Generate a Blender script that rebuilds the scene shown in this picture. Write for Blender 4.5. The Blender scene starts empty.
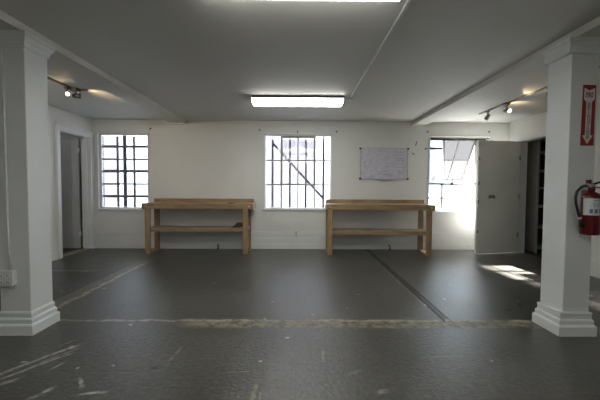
import bpy, bmesh, math, random
from mathutils import Vector, Matrix
random.seed(7)
SC = bpy.context.scene
COL = SC.collection
PI = math.pi

# ------------------------------------------------------------------ room dimensions (metres)
H = 2.45            # ceiling height
D = 6.408           # back wall
XL, XR = -3.888, 4.073
YF = -3.2           # wall behind the viewer
WT = 0.2            # back wall thickness
ST = 0.145          # side wall thickness

# ------------------------------------------------------------------ materials
def new_mat(name):
    m = bpy.data.materials.new(name); m.use_nodes = True
    nt = m.node_tree
    return m, nt, nt.nodes['Principled BSDF'], nt.nodes['Material Output']

def N(nt, t, **kw):
    n = nt.nodes.new(t)
    for k, v in kw.items():
        if k in n.inputs: n.inputs[k].default_value = v
        else: setattr(n, k, v)
    return n

def L(nt, a, b): nt.links.new(a, b)

def ramp(nt, fac, stops):
    r = nt.nodes.new('ShaderNodeValToRGB')
    e = r.color_ramp.elements
    while len(e) < len(stops): e.new(0.5)
    for el, (p, c) in zip(e, stops):
        el.position = p; el.color = (c[0], c[1], c[2], 1) if len(c) == 3 else c
    L(nt, fac, r.inputs['Fac'])
    return r

def paint(name, col, rough=0.55, var=0.06, scale=3.0, bump=0.04, dirt=None):
    m, nt, b, o = new_mat(name)
    tc = N(nt, 'ShaderNodeTexCoord')
    n1 = N(nt, 'ShaderNodeTexNoise', Scale=scale, Detail=6.0)
    L(nt, tc.outputs['Object'], n1.inputs['Vector'])
    lo = [c * (1 - var) for c in col]; hi = [min(1, c * (1 + var * 0.6)) for c in col]
    r = ramp(nt, n1.outputs['Fac'], [(0.3, lo), (0.7, hi)])
    src = r.outputs['Color']
    if dirt:
        n3 = N(nt, 'ShaderNodeTexNoise', Scale=11.0, Detail=8.0, Roughness=0.7)
        L(nt, tc.outputs['Object'], n3.inputs['Vector'])
        r3 = ramp(nt, n3.outputs['Fac'], [(0.60, (0, 0, 0)), (0.74, (1, 1, 1))])
        mx = N(nt, 'ShaderNodeMix', data_type='RGBA')
        mul = N(nt, 'ShaderNodeMath', operation='MULTIPLY'); mul.inputs[1].default_value = 0.5
        L(nt, r3.outputs['Color'], mul.inputs[0]); L(nt, mul.outputs[0], mx.inputs[0])
        L(nt, src, mx.inputs[6]); mx.inputs[7].default_value = (*dirt, 1)
        src = mx.outputs[2]
    L(nt, src, b.inputs['Base Color'])
    b.inputs['Roughness'].default_value = rough
    if bump:
        n2 = N(nt, 'ShaderNodeTexNoise', Scale=40.0, Detail=4.0)
        L(nt, tc.outputs['Object'], n2.inputs['Vector'])
        bp = N(nt, 'ShaderNodeBump', Strength=bump, Distance=0.02)
        L(nt, n2.outputs['Fac'], bp.inputs['Height']); L(nt, bp.outputs[0], b.inputs['Normal'])
    return m

def plain(name, col, rough=0.5, metal=0.0):
    m, nt, b, o = new_mat(name)
    tc = N(nt, 'ShaderNodeTexCoord')
    n1 = N(nt, 'ShaderNodeTexNoise', Scale=18.0, Detail=3.0)
    L(nt, tc.outputs['Object'], n1.inputs['Vector'])
    r = ramp(nt, n1.outputs['Fac'], [(0.3, [c * 0.88 for c in col]), (0.7, [min(1, c * 1.08) for c in col])])
    L(nt, r.outputs['Color'], b.inputs['Base Color'])
    b.inputs['Roughness'].default_value = rough; b.inputs['Metallic'].default_value = metal
    return m

def wood(name, c0, c1, axis='X', rough=0.55):
    m, nt, b, o = new_mat(name)
    tc = N(nt, 'ShaderNodeTexCoord'); mp = N(nt, 'ShaderNodeMapping')
    sc = {'X': (1.2, 22, 22), 'Y': (22, 1.2, 22), 'Z': (22, 22, 1.2)}[axis]
    mp.inputs['Scale'].default_value = sc
    L(nt, tc.outputs['Object'], mp.inputs['Vector'])
    n1 = N(nt, 'ShaderNodeTexNoise', Scale=1.6, Detail=8.0, Roughness=0.65, Distortion=0.6)
    L(nt, mp.outputs[0], n1.inputs['Vector'])
    r = ramp(nt, n1.outputs['Fac'], [(0.3, c0), (0.68, c1)])
    n2 = N(nt, 'ShaderNodeTexNoise', Scale=5.0, Detail=3.0)
    L(nt, tc.outputs['Object'], n2.inputs['Vector'])
    r2 = ramp(nt, n2.outputs['Fac'], [(0.3, (0.75, 0.72, 0.7)), (0.65, (1, 1, 1))])
    mx = N(nt, 'ShaderNodeMix', data_type='RGBA', blend_type='MULTIPLY'); mx.inputs[0].default_value = 1
    L(nt, r.outputs[0], mx.inputs[6]); L(nt, r2.outputs[0], mx.inputs[7])
    L(nt, mx.outputs[2], b.inputs['Base Color'])
    b.inputs['Roughness'].default_value = rough
    bp = N(nt, 'ShaderNodeBump', Strength=0.15, Distance=0.01)
    L(nt, n1.outputs['Fac'], bp.inputs['Height']); L(nt, bp.outputs[0], b.inputs['Normal'])
    return m

def emit(name, col, s):
    m, nt, b, o = new_mat(name)
    b.inputs['Base Color'].default_value = (*col, 1)
    b.inputs['Emission Color'].default_value = (*col, 1)
    b.inputs['Emission Strength'].default_value = s
    return m

def glass(name, tint, frost, dirty=0.0):
    """thin window pane: clear glass with some frosting and grime"""
    m, nt, b, o = new_mat(name); nt.nodes.remove(b)
    tr = N(nt, 'ShaderNodeBsdfTransparent'); tr.inputs['Color'].default_value = (*tint, 1)
    tl = N(nt, 'ShaderNodeBsdfTranslucent'); tl.inputs['Color'].default_value = (*[t * 0.9 for t in tint], 1)
    gl = N(nt, 'ShaderNodeBsdfGlossy'); gl.inputs['Roughness'].default_value = 0.08
    m1 = N(nt, 'ShaderNodeMixShader'); m1.inputs[0].default_value = frost
    if dirty:
        tc = N(nt, 'ShaderNodeTexCoord')
        n = N(nt, 'ShaderNodeTexNoise', Scale=4.0, Detail=5.0)
        L(nt, tc.outputs['Object'], n.inputs['Vector'])
        r = ramp(nt, n.outputs['Fac'], [(0.3, (frost,) * 3), (0.75, (min(1, frost + dirty),) * 3)])
        L(nt, r.outputs[0], m1.inputs[0])
    L(nt, tr.outputs[0], m1.inputs[1]); L(nt, tl.outputs[0], m1.inputs[2])
    m2 = N(nt, 'ShaderNodeMixShader'); m2.inputs[0].default_value = 0.05
    L(nt, m1.outputs[0], m2.inputs[1]); L(nt, gl.outputs[0], m2.inputs[2])
    L(nt, m2.outputs[0], o.inputs['Surface'])
    return m

def band(nt, val, lo, hi, soft):
    """1 inside [lo, hi], soft edges"""
    a = N(nt, 'ShaderNodeMapRange', interpolation_type='SMOOTHSTEP')
    a.inputs[1].default_value = lo - soft; a.inputs[2].default_value = lo + soft
    L(nt, val, a.inputs[0])
    c = N(nt, 'ShaderNodeMapRange', interpolation_type='SMOOTHSTEP')
    c.inputs[1].default_value = hi - soft; c.inputs[2].default_value = hi + soft
    c.inputs[3].default_value = 1; c.inputs[4].default_value = 0
    L(nt, val, c.inputs[0])
    m = N(nt, 'ShaderNodeMath', operation='MULTIPLY')
    L(nt, a.outputs[0], m.inputs[0]); L(nt, c.outputs[0], m.inputs[1])
    return m.outputs[0]

def mul(nt, *vals):
    cur = vals[0]
    for v in vals[1:]:
        m = N(nt, 'ShaderNodeMath', operation='MULTIPLY')
        L(nt, cur, m.inputs[0])
        if isinstance(v, (int, float)): m.inputs[1].default_value = v
        else: L(nt, v, m.inputs[1])
        cur = m.outputs[0]
    return cur

def floor_mat():
    m, nt, b, o = new_mat('worn_floor')
    geo = N(nt, 'ShaderNodeNewGeometry')
    P = geo.outputs['Position']
    # slight wobble of every edge
    nw = N(nt, 'ShaderNodeTexNoise', Scale=4.5, Detail=6.0, Roughness=0.65); L(nt, P, nw.inputs['Vector'])
    sub = N(nt, 'ShaderNodeVectorMath', operation='SUBTRACT'); sub.inputs[1].default_value = (0.5, 0.5, 0.5)
    L(nt, nw.outputs['Color'], sub.inputs[0])
    scl = N(nt, 'ShaderNodeVectorMath', operation='SCALE'); scl.inputs['Scale'].default_value = 0.10
    L(nt, sub.outputs[0], scl.inputs[0])
    add = N(nt, 'ShaderNodeVectorMath', operation='ADD'); L(nt, P, add.inputs[0]); L(nt, scl.outputs[0], add.inputs[1])
    sp = N(nt, 'ShaderNodeSeparateXYZ'); L(nt, add.outputs[0], sp.inputs[0])
    X, Y = sp.outputs['X'], sp.outputs['Y']
    sq = N(nt, 'ShaderNodeSeparateXYZ'); L(nt, P, sq.inputs[0])
    # base colour: mottled grey-brown sheet floor
    n1 = N(nt, 'ShaderNodeTexNoise', Scale=1.1, Detail=8.0, Roughness=0.6); L(nt, P, n1.inputs['Vector'])
    base = ramp(nt, n1.outputs['Fac'], [(0.3, FL0), (0.7, FL1)])
    n2 = N(nt, 'ShaderNodeTexNoise', Scale=26.0, Detail=6.0, Roughness=0.7); L(nt, P, n2.inputs['Vector'])
    fine = ramp(nt, n2.outputs['Fac'], [(0.3, (0.55, 0.55, 0.55)), (0.7, (1.35, 1.35, 1.35))])
    mx = N(nt, 'ShaderNodeMix', data_type='RGBA', blend_type='MULTIPLY'); mx.inputs[0].default_value = 1
    L(nt, base.outputs[0], mx.inputs[6]); L(nt, fine.outputs[0], mx.inputs[7])
    col = mx.outputs[2]
    # sheet tile joints, 0.305 m, faint
    br = N(nt, 'ShaderNodeTexBrick', offset=0.0, squash=1.0)
    br.inputs['Scale'].default_value = 1.0
    br.inputs['Mortar Size'].default_value = 0.003
    br.inputs['Brick Width'].default_value = 0.305; br.inputs['Row Height'].default_value = 0.305
    br.inputs['Color1'].default_value = (0.9, 0.9, 0.9, 1); br.inputs['Color2'].default_value = (1.06, 1.06, 1.05, 1)
    br.inputs['Mortar'].default_value = (0.75, 0.75, 0.75, 1)
    L(nt, P, br.inputs['Vector'])
    mx = N(nt, 'ShaderNodeMix', data_type='RGBA', blend_type='MULTIPLY'); mx.inputs[0].default_value = 0.7
    L(nt, col, mx.inputs[6]); L(nt, br.outputs['Color'], mx.inputs[7]); col = mx.outputs[2]

    def over(fac, c):
        nonlocal col
        mx = N(nt, 'ShaderNodeMix', data_type='RGBA')
        L(nt, fac, mx.inputs[0]); L(nt, col, mx.inputs[6]); mx.inputs[7].default_value = (*c, 1)
        col = mx.outputs[2]
    nb = N(nt, 'ShaderNodeTexNoise', Scale=12.0, Detail=8.0, Roughness=0.75); L(nt, P, nb.inputs['Vector'])
    patchy = ramp(nt, nb.outputs['Fac'], [(0.40, (0.12,) * 3), (0.56, (1,) * 3)]).outputs[0]
    # bare darker flooring in the left bay
    over(mul(nt, band(nt, X, -4.2, -2.55, 0.02), band(nt, Y, 2.9, 4.68, 0.02), 0.75), (0.030, 0.028, 0.025))
    # pale line across the left bay
    over(mul(nt, band(nt, X, -4.0, -2.8, 0.1), band(nt, Y, 4.66, 4.72, 0.02), patchy, 0.9), (0.33, 0.30, 0.25))
    # strip of missing flooring under the left beam: tan scar
    over(mul(nt, band(nt, X, -2.52, -2.30, 0.02), band(nt, Y, 2.95, 5.3, 0.3), patchy, 0.9), (0.18, 0.15, 0.10))
    over(mul(nt, band(nt, X, -2.375, -2.325, 0.012), band(nt, Y, 2.9, 5.2, 0.2), patchy, 0.95), (0.40, 0.36, 0.28))
    over(mul(nt, band(nt, X, -2.575, -2.525, 0.012), band(nt, Y, 3.0, 5.0, 0.2), 0.8), (0.018, 0.016, 0.014))
    # scar across the room between the pillars
    over(mul(nt, band(nt, Y, 2.80, 2.965, 0.02), band(nt, X, -0.95, 2.2, 0.12), patchy, 0.9), (0.27, 0.25, 0.185))
    over(mul(nt, band(nt, Y, 2.925, 2.965, 0.01), band(nt, X, -2.15, 2.2, 0.1), patchy, 0.9), (0.36, 0.33, 0.26))
    # double groove running to the right-hand bench
    GX = sq.outputs['X']
    over(mul(nt, band(nt, GX, 1.325, 1.347, 0.006), band(nt, Y, 2.92, 6.4, 0.03), 0.92), (0.008, 0.0075, 0.007))
    over(mul(nt, band(nt, GX, 1.385, 1.402, 0.006), band(nt, Y, 2.92, 5.2, 0.3), 0.92), (0.010, 0.0095, 0.009))
    over(mul(nt, band(nt, X, 1.29, 1.325, 0.01), band(nt, Y, 3.3, 5.6, 0.3), patchy, 0.6), (0.22, 0.20, 0.15))
    # scratches and scrapes, each a line on the floor: start, end, half width, colour, strength
    def scratch(x0, y0, x1, y1, hw, c, k=1.0):
        mp = N(nt, 'ShaderNodeMapping', vector_type='TEXTURE')
        mp.inputs['Location'].default_value = (x0, y0, 0); mp.inputs['Rotation'].default_value = (0, 0, math.atan2(y1 - y0, x1 - x0))
        L(nt, wob, mp.inputs['Vector'])
        sx = N(nt, 'ShaderNodeSeparateXYZ'); L(nt, mp.outputs[0], sx.inputs[0])
        ln = math.hypot(x1 - x0, y1 - y0)
        over(mul(nt, band(nt, sx.outputs['X'], 0, ln, 0.04), band(nt, sx.outputs['Y'], -hw, hw, hw * 0.6), patchy2, k), c)
    wsc = N(nt, 'ShaderNodeVectorMath', operation='SCALE'); wsc.inputs['Scale'].default_value = 0.05
    L(nt, sub.outputs[0], wsc.inputs[0])
    wad = N(nt, 'ShaderNodeVectorMath', operation='ADD'); L(nt, P, wad.inputs[0]); L(nt, wsc.outputs[0], wad.inputs[1]); wob = wad.outputs[0]
    np2 = N(nt, 'ShaderNodeTexNoise', Scale=20.0, Detail=6.0, Roughness=0.7); L(nt, P, np2.inputs['Vector'])
    patchy2 = ramp(nt, np2.outputs['Fac'], [(0.38, (0.1,) * 3), (0.55, (1,) * 3)]).outputs[0]
    PALE, TAN = (0.42, 0.41, 0.385), (0.24, 0.21, 0.14)
    for a in ((-1.90, 2.06, -1.64, 2.48, 0.016, PALE, 0.9), (-1.85, 2.00, -1.61, 2.35, 0.010, PALE, 0.8), (-1.80, 2.08, -1.60, 2.45, 0.006, PALE, 0.6),
              (-1.34, 2.04, -1.28, 1.95, 0.012, PALE, 0.9), (-1.50, 1.84, -1.44, 1.95, 0.014, PALE, 0.9), (-1.24, 1.885, -1.11, 1.91, 0.012, PALE, 0.9),
              (-1.78, 1.98, -1.72, 2.04, 0.016, PALE, 0.9), (-1.60, 2.14, -1.57, 2.24, 0.007, PALE, 0.7), (-0.87, 2.25, -0.85, 2.46, 0.011, TAN, 0.9), (-1.77, 2.46, -1.71, 2.58, 0.008, TAN, 0.9),
              (-0.245, 1.82, -0.24, 1.98, 0.012, TAN, 0.8), (-0.21, 1.8, -0.2, 1.9, 0.008, TAN, 0.8), (0.19, 2.25, 0.195, 2.41, 0.009, TAN, 0.8), (0.36, 2.1, 0.41, 2.13, 0.014, PALE, 0.7),
              (0.49, 1.90, 0.53, 1.915, 0.016, PALE, 0.9), (-1.05, 3.6, -0.7, 3.9, 0.008, TAN, 0.5), (-0.5, 2.1, -0.3, 2.12, 0.006, TAN, 0.6), (0.9, 2.3, 1.2, 2.32, 0.006, TAN, 0.5),
              (1.9, 4.6, 2.6, 4.95, 0.014, TAN, 0.5), (2.0, 4.75, 2.15, 5.0, 0.012, (0.02, 0.018, 0.016), 0.9), (-0.95, 2.15, -0.91, 2.18, 0.02, (0.012, 0.011, 0.01), 1.0)):
        scratch(*a)
    # paint specks
    vo = N(nt, 'ShaderNodeTexVoronoi', Scale=5.0); L(nt, add.outputs[0], vo.inputs['Vector'])
    dot = N(nt, 'ShaderNodeMath', operation='LESS_THAN'); dot.inputs[1].default_value = 0.085
    L(nt, vo.outputs['Distance'], dot.inputs[0])
    nsel = N(nt, 'ShaderNodeSeparateColor'); L(nt, vo.outputs['Color'], nsel.inputs[0])
    sel = N(nt, 'ShaderNodeMath', operation='GREATER_THAN'); sel.inputs[1].default_value = 0.42
    L(nt, nsel.outputs[0], sel.inputs[0])
    over(mul(nt, dot.outputs[0], sel.outputs[0], band(nt, Y, 1.0, 4.2, 0.1), 0.9), (0.38, 0.375, 0.35))
    L(nt, col, b.inputs['Base Color'])
    gr = N(nt, 'ShaderNodeMath', operation='MAXIMUM'); L(nt, mul(nt, band(nt, sq.outputs['X'], 1.32, 1.405, 0.008), band(nt, Y, 2.9, 6.4, 0.03)), gr.inputs[0]); L(nt, mul(nt, band(nt, Y, 2.80, 2.965, 0.02), band(nt, X, -0.95, 2.2, 0.12)), gr.inputs[1])
    inv = N(nt, 'ShaderNodeMapRange'); inv.inputs[3].default_value = 0.5; inv.inputs[4].default_value = 0.08
    L(nt, gr.outputs[0], inv.inputs[0]); L(nt, inv.outputs[0], b.inputs['Specular IOR Level'])
    # worn sheen
    rr = ramp(nt, n1.outputs['Fac'], [(0.25, (0.26,) * 3), (0.75, (0.42,) * 3)])
    L(nt, rr.outputs[0], b.inputs['Roughness'])
    nbp = N(nt, 'ShaderNodeTexNoise', Scale=38.0, Detail=4.0, Roughness=0.6); L(nt, P, nbp.inputs['Vector'])
    bp = N(nt, 'ShaderNodeBump', Strength=0.5, Distance=0.008)
    L(nt, nbp.outputs['Fac'], bp.inputs['Height']); L(nt, bp.outputs[0], b.inputs['Normal'])
    return m

FL0, FL1 = (0.040, 0.039, 0.033), (0.094, 0.091, 0.079)
M = {}
M['wall'] = paint('white_wall_paint', (0.70, 0.70, 0.675), 0.55, 0.05, 1.3, 0.05)
M['ceil'] = paint('ceiling_paint', (0.60, 0.59, 0.55), 0.7, 0.04, 0.8, 0.05)
M['trim'] = paint('trim_paint', (0.71, 0.72, 0.71), 0.4, 0.05, 4.0, 0.03)
M['column'] = paint('column_paint', (0.66, 0.68, 0.67), 0.4, 0.05, 3.0, 0.04)
M['door'] = paint('grey_door_paint', (0.43, 0.43, 0.42), 0.45, 0.08, 3.0, 0.03, dirt=(0.20, 0.20, 0.19))
M['door_light'] = paint('pale_door_paint', (0.76, 0.755, 0.71), 0.5, 0.07, 2.0, 0.03, dirt=(0.50, 0.49, 0.45))
M['floor'] = floor_mat()
M['dark_floor'] = wood('brown_board_floor', (0.035, 0.025, 0.02), (0.08, 0.055, 0.04), 'X')
M['pine'] = wood('pine_lumber', (0.23, 0.148, 0.080), (0.42, 0.292, 0.165), 'X')
M['pine_z'] = wood('pine_lumber_upright', (0.25, 0.158, 0.086), (0.43, 0.302, 0.172), 'Z')
M['pine_y'] = wood('pine_lumber_cross', (0.27, 0.17, 0.09), (0.45, 0.30, 0.17), 'Y')
M['ply'] = wood('worn_plywood', (0.30, 0.22, 0.14), (0.46, 0.36, 0.25), 'X', 0.3)
M['darkwood'] = wood('dark_splintered_wood', (0.03, 0.02, 0.012), (0.13, 0.08, 0.045), 'X')
M['threshold'] = wood('worn_threshold', (0.22, 0.19, 0.13), (0.42, 0.37, 0.27), 'Y')
M['steel_frame'] = plain('painted_steel_window_frame', (0.17, 0.165, 0.14), 0.5)
M['dark_sash'] = plain('dark_steel_sash', (0.05, 0.05, 0.046), 0.5)
M['letter_red'] = plain('dark_red_lettering', (0.17, 0.010, 0.010), 0.4)
M['olive'] = plain('olive_steel_sash', (0.30, 0.29, 0.22), 0.5)
M['bar'] = plain('dark_security_or_shade_bar', (0.010, 0.012, 0.02), 0.6)
M['metal'] = plain('zinc_metal', (0.55, 0.55, 0.54), 0.35, 0.9)
M['black'] = plain('black_rubber', (0.015, 0.015, 0.016), 0.45)
M['bronze'] = plain('dull_track_metal', (0.10, 0.095, 0.085), 0.45, 0.3)
M['track_grey'] = plain('grey_track_metal', (0.34, 0.33, 0.31), 0.45, 0.2)
M['red'] = plain('red_enamel', (0.09, 0.006, 0.008), 0.28)
M['sign_red'] = plain('sign_red', (0.27, 0.016, 0.016), 0.4)
M['sign_white'] = plain('sign_white', (0.62, 0.61, 0.58), 0.4)
M['label_white'] = plain('label_white', (0.52, 0.54, 0.55), 0.5)
M['label_ink'] = plain('label_ink_blue', (0.10, 0.13, 0.20), 0.5)
M['paper'] = plain('paper_tag', (0.50, 0.51, 0.50), 0.7)
M['board'] = plain('whiteboard_surface', (0.62, 0.61, 0.69), 0.22)
M['ink_purple'] = plain('purple_marker', (0.36, 0.345, 0.45), 0.5)
M['ink_red'] = plain('red_marker', (0.46, 0.30, 0.34), 0.5)
M['fixture'] = plain('fixture_enamel', (0.45, 0.45, 0.43), 0.4)
M['tube'] = emit('lit_diffuser', (0.99, 0.99, 0.94), 11.5)
M['lamp'] = emit('warm_lamp', (1.0, 0.80, 0.52), 3.5)
M['plastic'] = plain('white_plastic', (0.66, 0.67, 0.66), 0.4)
M['slot'] = plain('dark_slot', (0.03, 0.03, 0.03), 0.6)
M['tape'] = plain('stained_tape', (0.16, 0.145, 0.12), 0.7)
M['glass'] = glass('clear_pane', (0.97, 0.98, 1.0), 0.0)
M['glass_dirty'] = glass('grimy_pane', (0.60, 0.58, 0.61), 0.02, 0.06)
M['glass_frost'] = glass('frosted_pane', (0.45, 0.44, 0.47), 0.03, 0.08)
M['glass_wired'] = glass('dusty_wired_pane', (0.34, 0.34, 0.35), 0.04, 0.05)
M['glass_wired_light'] = glass('dusty_sun_filter', (0.40, 0.40, 0.42), 0.04, 0.05)
def glass_film(name, see, glow):  # dense film, see-through cut down to hold back the sun
    m, nt, b, o = new_mat(name); nt.nodes.remove(b)
    tr = N(nt, 'ShaderNodeBsdfTransparent'); tr.inputs['Color'].default_value = (*see, 1)
    tl = N(nt, 'ShaderNodeBsdfTranslucent'); tl.inputs['Color'].default_value = (*glow, 1)
    ad = N(nt, 'ShaderNodeAddShader'); L(nt, tr.outputs[0], ad.inputs[0]); L(nt, tl.outputs[0], ad.inputs[1])
    L(nt, ad.outputs[0], o.inputs['Surface'])
    return m
M['glass_wired'] = glass_film('dusty_wired_pane', (0.015, 0.015, 0.0155), (0.008, 0.008, 0.0084))
M['glass_wired_light'] = glass_film('dusty_sun_filter', (0.02, 0.02, 0.0205), (0.0135, 0.0135, 0.014))
M['glass_sun_filter'] = glass_film('sun_filter_side_pane', (0.10, 0.10, 0.103), (0.045, 0.045, 0.047))
M['glass_mid'] = glass('dulled_pane', (0.80, 0.80, 0.83), 0.0, 0.02)
M['shelf_metal'] = plain('shelf_grey', (0.30, 0.29, 0.27), 0.5)
M['outside_wall'] = None

def brick_mat():
    m, nt, b, o = new_mat('pale_pink_brick')
    tc = N(nt, 'ShaderNodeTexCoord')
    mp = N(nt, 'ShaderNodeMapping'); mp.inputs['Rotation'].default_value = (PI / 2, 0, 0)
    L(nt, tc.outputs['Object'], mp.inputs['Vector'])
    br = N(nt, 'ShaderNodeTexBrick')
    br.inputs['Scale'].default_value = 1.0
    br.inputs['Brick Width'].default_value = 0.22; br.inputs['Row Height'].default_value = 0.075
    br.inputs['Mortar Size'].default_value = 0.008
    br.inputs['Color1'].default_value = (0.80, 0.69, 0.68, 1); br.inputs['Color2'].default_value = (0.86, 0.80, 0.80, 1)
    br.inputs['Mortar'].default_value = (0.86, 0.84, 0.83, 1)
    L(nt, mp.outputs[0], br.inputs['Vector'])
    L(nt, br.outputs['Color'], b.inputs['Base Color'])
    b.inputs['Roughness'].default_value = 0.9
    return m
M['outside_wall'] = brick_mat()
M['pavement'] = paint('alley_concrete', (0.62, 0.62, 0.62), 0.9, 0.1, 2.0, 0.1)
M['pale_block'] = paint('pale_render', (0.80, 0.80, 0.82), 0.9, 0.05, 1.0, 0.05)

# ------------------------------------------------------------------ mesh helpers
def box(bm, x0, x1, y0, y1, z0, z1, bev=0.0, mat=None):
    g = bmesh.ops.create_cube(bm, size=1.0)
    vs = g['verts']
    bmesh.ops.scale(bm, verts=vs, vec=(abs(x1 - x0), abs(y1 - y0), abs(z1 - z0)))
    bmesh.ops.translate(bm, verts=vs, vec=((x0 + x1) / 2, (y0 + y1) / 2, (z0 + z1) / 2))
    if mat is not None: bmesh.ops.transform(bm, verts=vs, matrix=mat)
    if bev:
        es = list({e for v in vs for e in v.link_edges})
        bmesh.ops.bevel(bm, geom=es, offset=bev, segments=2, profile=0.6, affect='EDGES')
    return bm

def tube(bm, pts, r, seg=10, caps=True):
    """round bar through a list of points"""
    pts = [Vector(p) for p in pts]
    rs = r if isinstance(r, (list, tuple)) else [r] * len(pts)
    rings = []
    up = None
    for i, p in enumerate(pts):
        if i == 0: t = pts[1] - p
        elif i == len(pts) - 1: t = p - pts[i - 1]
        else: t = (pts[i + 1] - p).normalized() + (p - pts[i - 1]).normalized()
        t.normalize()
        if up is None:
            up = t.cross(Vector((0, 0, 1)))
            if up.length < 1e-3: up = t.cross(Vector((1, 0, 0)))
            up.normalize()
        up = (up - t * up.dot(t)).normalized()
        v2 = t.cross(up)
        rings.append([bm.verts.new(p + rs[i] * (math.cos(a) * up + math.sin(a) * v2)) for a in [2 * PI * k / seg for k in range(seg)]])
    for a, b in zip(rings, rings[1:]):
        for k in range(seg):
            f = bm.faces.new((a[k], a[(k + 1) % seg], b[(k + 1) % seg], b[k])); f.smooth = True
    if caps:
        bm.faces.new(rings[0][::-1]); bm.faces.new(rings[-1])
    return bm

def lathe(bm, prof, seg=28, mat=None, sm=True):
    """profile [(r, z)] turned about Z"""
    rings = []
    for r, z in prof:
        if r < 1e-5: rings.append([bm.verts.new((0, 0, z))])
        else: rings.append([bm.verts.new((r * math.cos(2 * PI * k / seg), r * math.sin(2 * PI * k / seg), z)) for k in range(seg)])
    for a, b in zip(rings, rings[1:]):
        for k in range(seg):
            k2 = (k + 1) % seg
            if len(a) == 1 and len(b) == 1: continue
            if len(a) == 1: f = bm.faces.new((a[0], b[k2], b[k]))
            elif len(b) == 1: f = bm.faces.new((a[k], a[k2], b[0]))
            else: f = bm.faces.new((a[k], a[k2], b[k2], b[k]))
            f.smooth = sm
    if mat is not None:
        bmesh.ops.transform(bm, verts=[v for rg in rings for v in rg], matrix=mat)
    return bm

def square_profile(bm, cx, cy, prof):
    """square-plan moulding: [(half width, z)]"""
    rings = [[bm.verts.new((cx + sx * h, cy + sy * h, z)) for sx, sy in ((-1, -1), (1, -1), (1, 1), (-1, 1))] for h, z in prof]
    for a, b in zip(rings, rings[1:]):
        for k in range(4): bm.faces.new((a[k], a[(k + 1) % 4], b[(k + 1) % 4], b[k]))
    bm.faces.new(rings[0][::-1]); bm.faces.new(rings[-1])
    return bm

def prism(bm, poly, y0, y1):
    """polygon [(x, z)] pulled from y0 (seen side) back to y1"""
    a = [bm.verts.new((x, y0, z)) for x, z in poly]
    b = [bm.verts.new((x, y1, z)) for x, z in poly]
    n = len(poly)
    bm.faces.new(a); bm.faces.new(b[::-1])
    for k in range(n): bm.faces.new((a[k], b[k], b[(k + 1) % n], a[(k + 1) % n]))
    return bm

def BM(): return bmesh.new()

def obj(name, bm, mat, parent=None, loc=None):
    bmesh.ops.recalc_face_normals(bm, faces=bm.faces[:])
    me = bpy.data.meshes.new(name); bm.to_mesh(me); bm.free()
    for m_ in (mat if isinstance(mat, (list, tuple)) else [mat]): me.materials.append(m_)
    o = bpy.data.objects.new(name, me); COL.objects.link(o)
    if parent: o.parent = parent
    if loc: o.location = loc
    return o

def tag(o, label=None, cat=None, group=None, kind=None):
    if label: o['label'] = label
    if cat: o['category'] = cat
    if group: o['group'] = group
    if kind: o['kind'] = kind
    return o

def empty(name, loc=(0, 0, 0), rz=0.0):
    o = bpy.data.objects.new(name, None); COL.objects.link(o)
    o.location = loc; o.rotation_euler = (0, 0, rz); o.empty_display_size = 0.1
    return o

def text_bm(txt, size, depth=0.0):
    cu = bpy.data.curves.new('letters', 'FONT'); cu.body = txt; cu.size = size
    cu.align_x = 'CENTER'; cu.align_y = 'CENTER'; cu.extrude = depth; cu.offset = size * 0.024
    t = bpy.data.objects.new('letters', cu); COL.objects.link(t)
    bpy.context.view_layer.update()
    me = bpy.data.meshes.new_from_object(t.evaluated_get(bpy.context.evaluated_depsgraph_get()))
    bpy.data.objects.remove(t); bpy.data.curves.remove(cu)
    bm = BM(); bm.from_mesh(me); bpy.data.meshes.remove(me)
    return bm

def merge(dst, src, mat):
    bmesh.ops.transform(src, verts=src.verts[:], matrix=mat)
    me = bpy.data.meshes.new('tmp'); src.to_mesh(me); src.free()
    dst.from_mesh(me); bpy.data.meshes.remove(me)

# ------------------------------------------------------------------ room shell
def wall_with_holes(a0, a1, z0, z1, holes):
    """rectangles of wall between the holes [(a0, a1, z0, z1)]"""
    As = sorted({a0, a1, *[v for h in holes for v in h[:2]]})
    Zs = sorted({z0, z1, *[v for h in holes for v in h[2:]]})
    out = []
    for p, q in zip(As, As[1:]):
        run = None
        for r, s in zip(Zs, Zs[1:]):
            inside = any(h[0] <= p and q <= h[1] and h[2] <= r and s <= h[3] for h in holes)
            if inside:
                if run: out.append((p, q, *run)); run = None
            else: run = (run[0], s) if run else (r, s)
        if run: out.append((p, q, *run))
    return out

WL = (-3.78, -2.838, 0.757, 2.20)
WM = (-0.620, 0.665, 0.775, 2.195)
WR = (2.548, 3.70, 0.745, 2.175)
LX0, LX1 = XL - 2.3, XR + 2.3       # small rooms beyond the two doors

bm = BM(); box(bm, XL - ST, XR + ST, YF - 0.15, D + WT, -0.12, 0)
tag(obj('floor', bm, M['floor']), 'worn dark grey sheet floor with pale scars and grooves', 'floor', kind='structure')
bm = BM(); box(bm, LX0, LX1, YF - 0.15, D + WT, H, H + 0.15)
tag(obj('ceiling', bm, M['ceil']), 'off-white painted ceiling over the whole room', 'ceiling', kind='structure')
bm = BM()
for a, b_, c, d in wall_with_holes(XL - ST, XR + ST, 0, H, [WL, WM, WR]): box(bm, a, b_, D, D + WT, c, d)
tag(obj('wall_back', bm, M['wall']), 'white back wall with three windows behind the benches', 'wall', kind='structure')
LD = (5.52, 6.312, 0.0, 2.105)
RD = (5.2, 6.10, 0.0, 2.052)
bm = BM()
for a, b_, c, d in wall_with_holes(YF, D, 0, H, [LD]): box(bm, XL - ST, XL, a, b_, c, d)
tag(obj('wall_left', bm, M['wall']), 'white left wall with a doorway near the back corner', 'wall', kind='structure')
bm = BM()
for a, b_, c, d in wall_with_holes(YF, D, 0, H, [RD]): box(bm, XR, XR + ST, a, b_, c, d)
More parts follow.
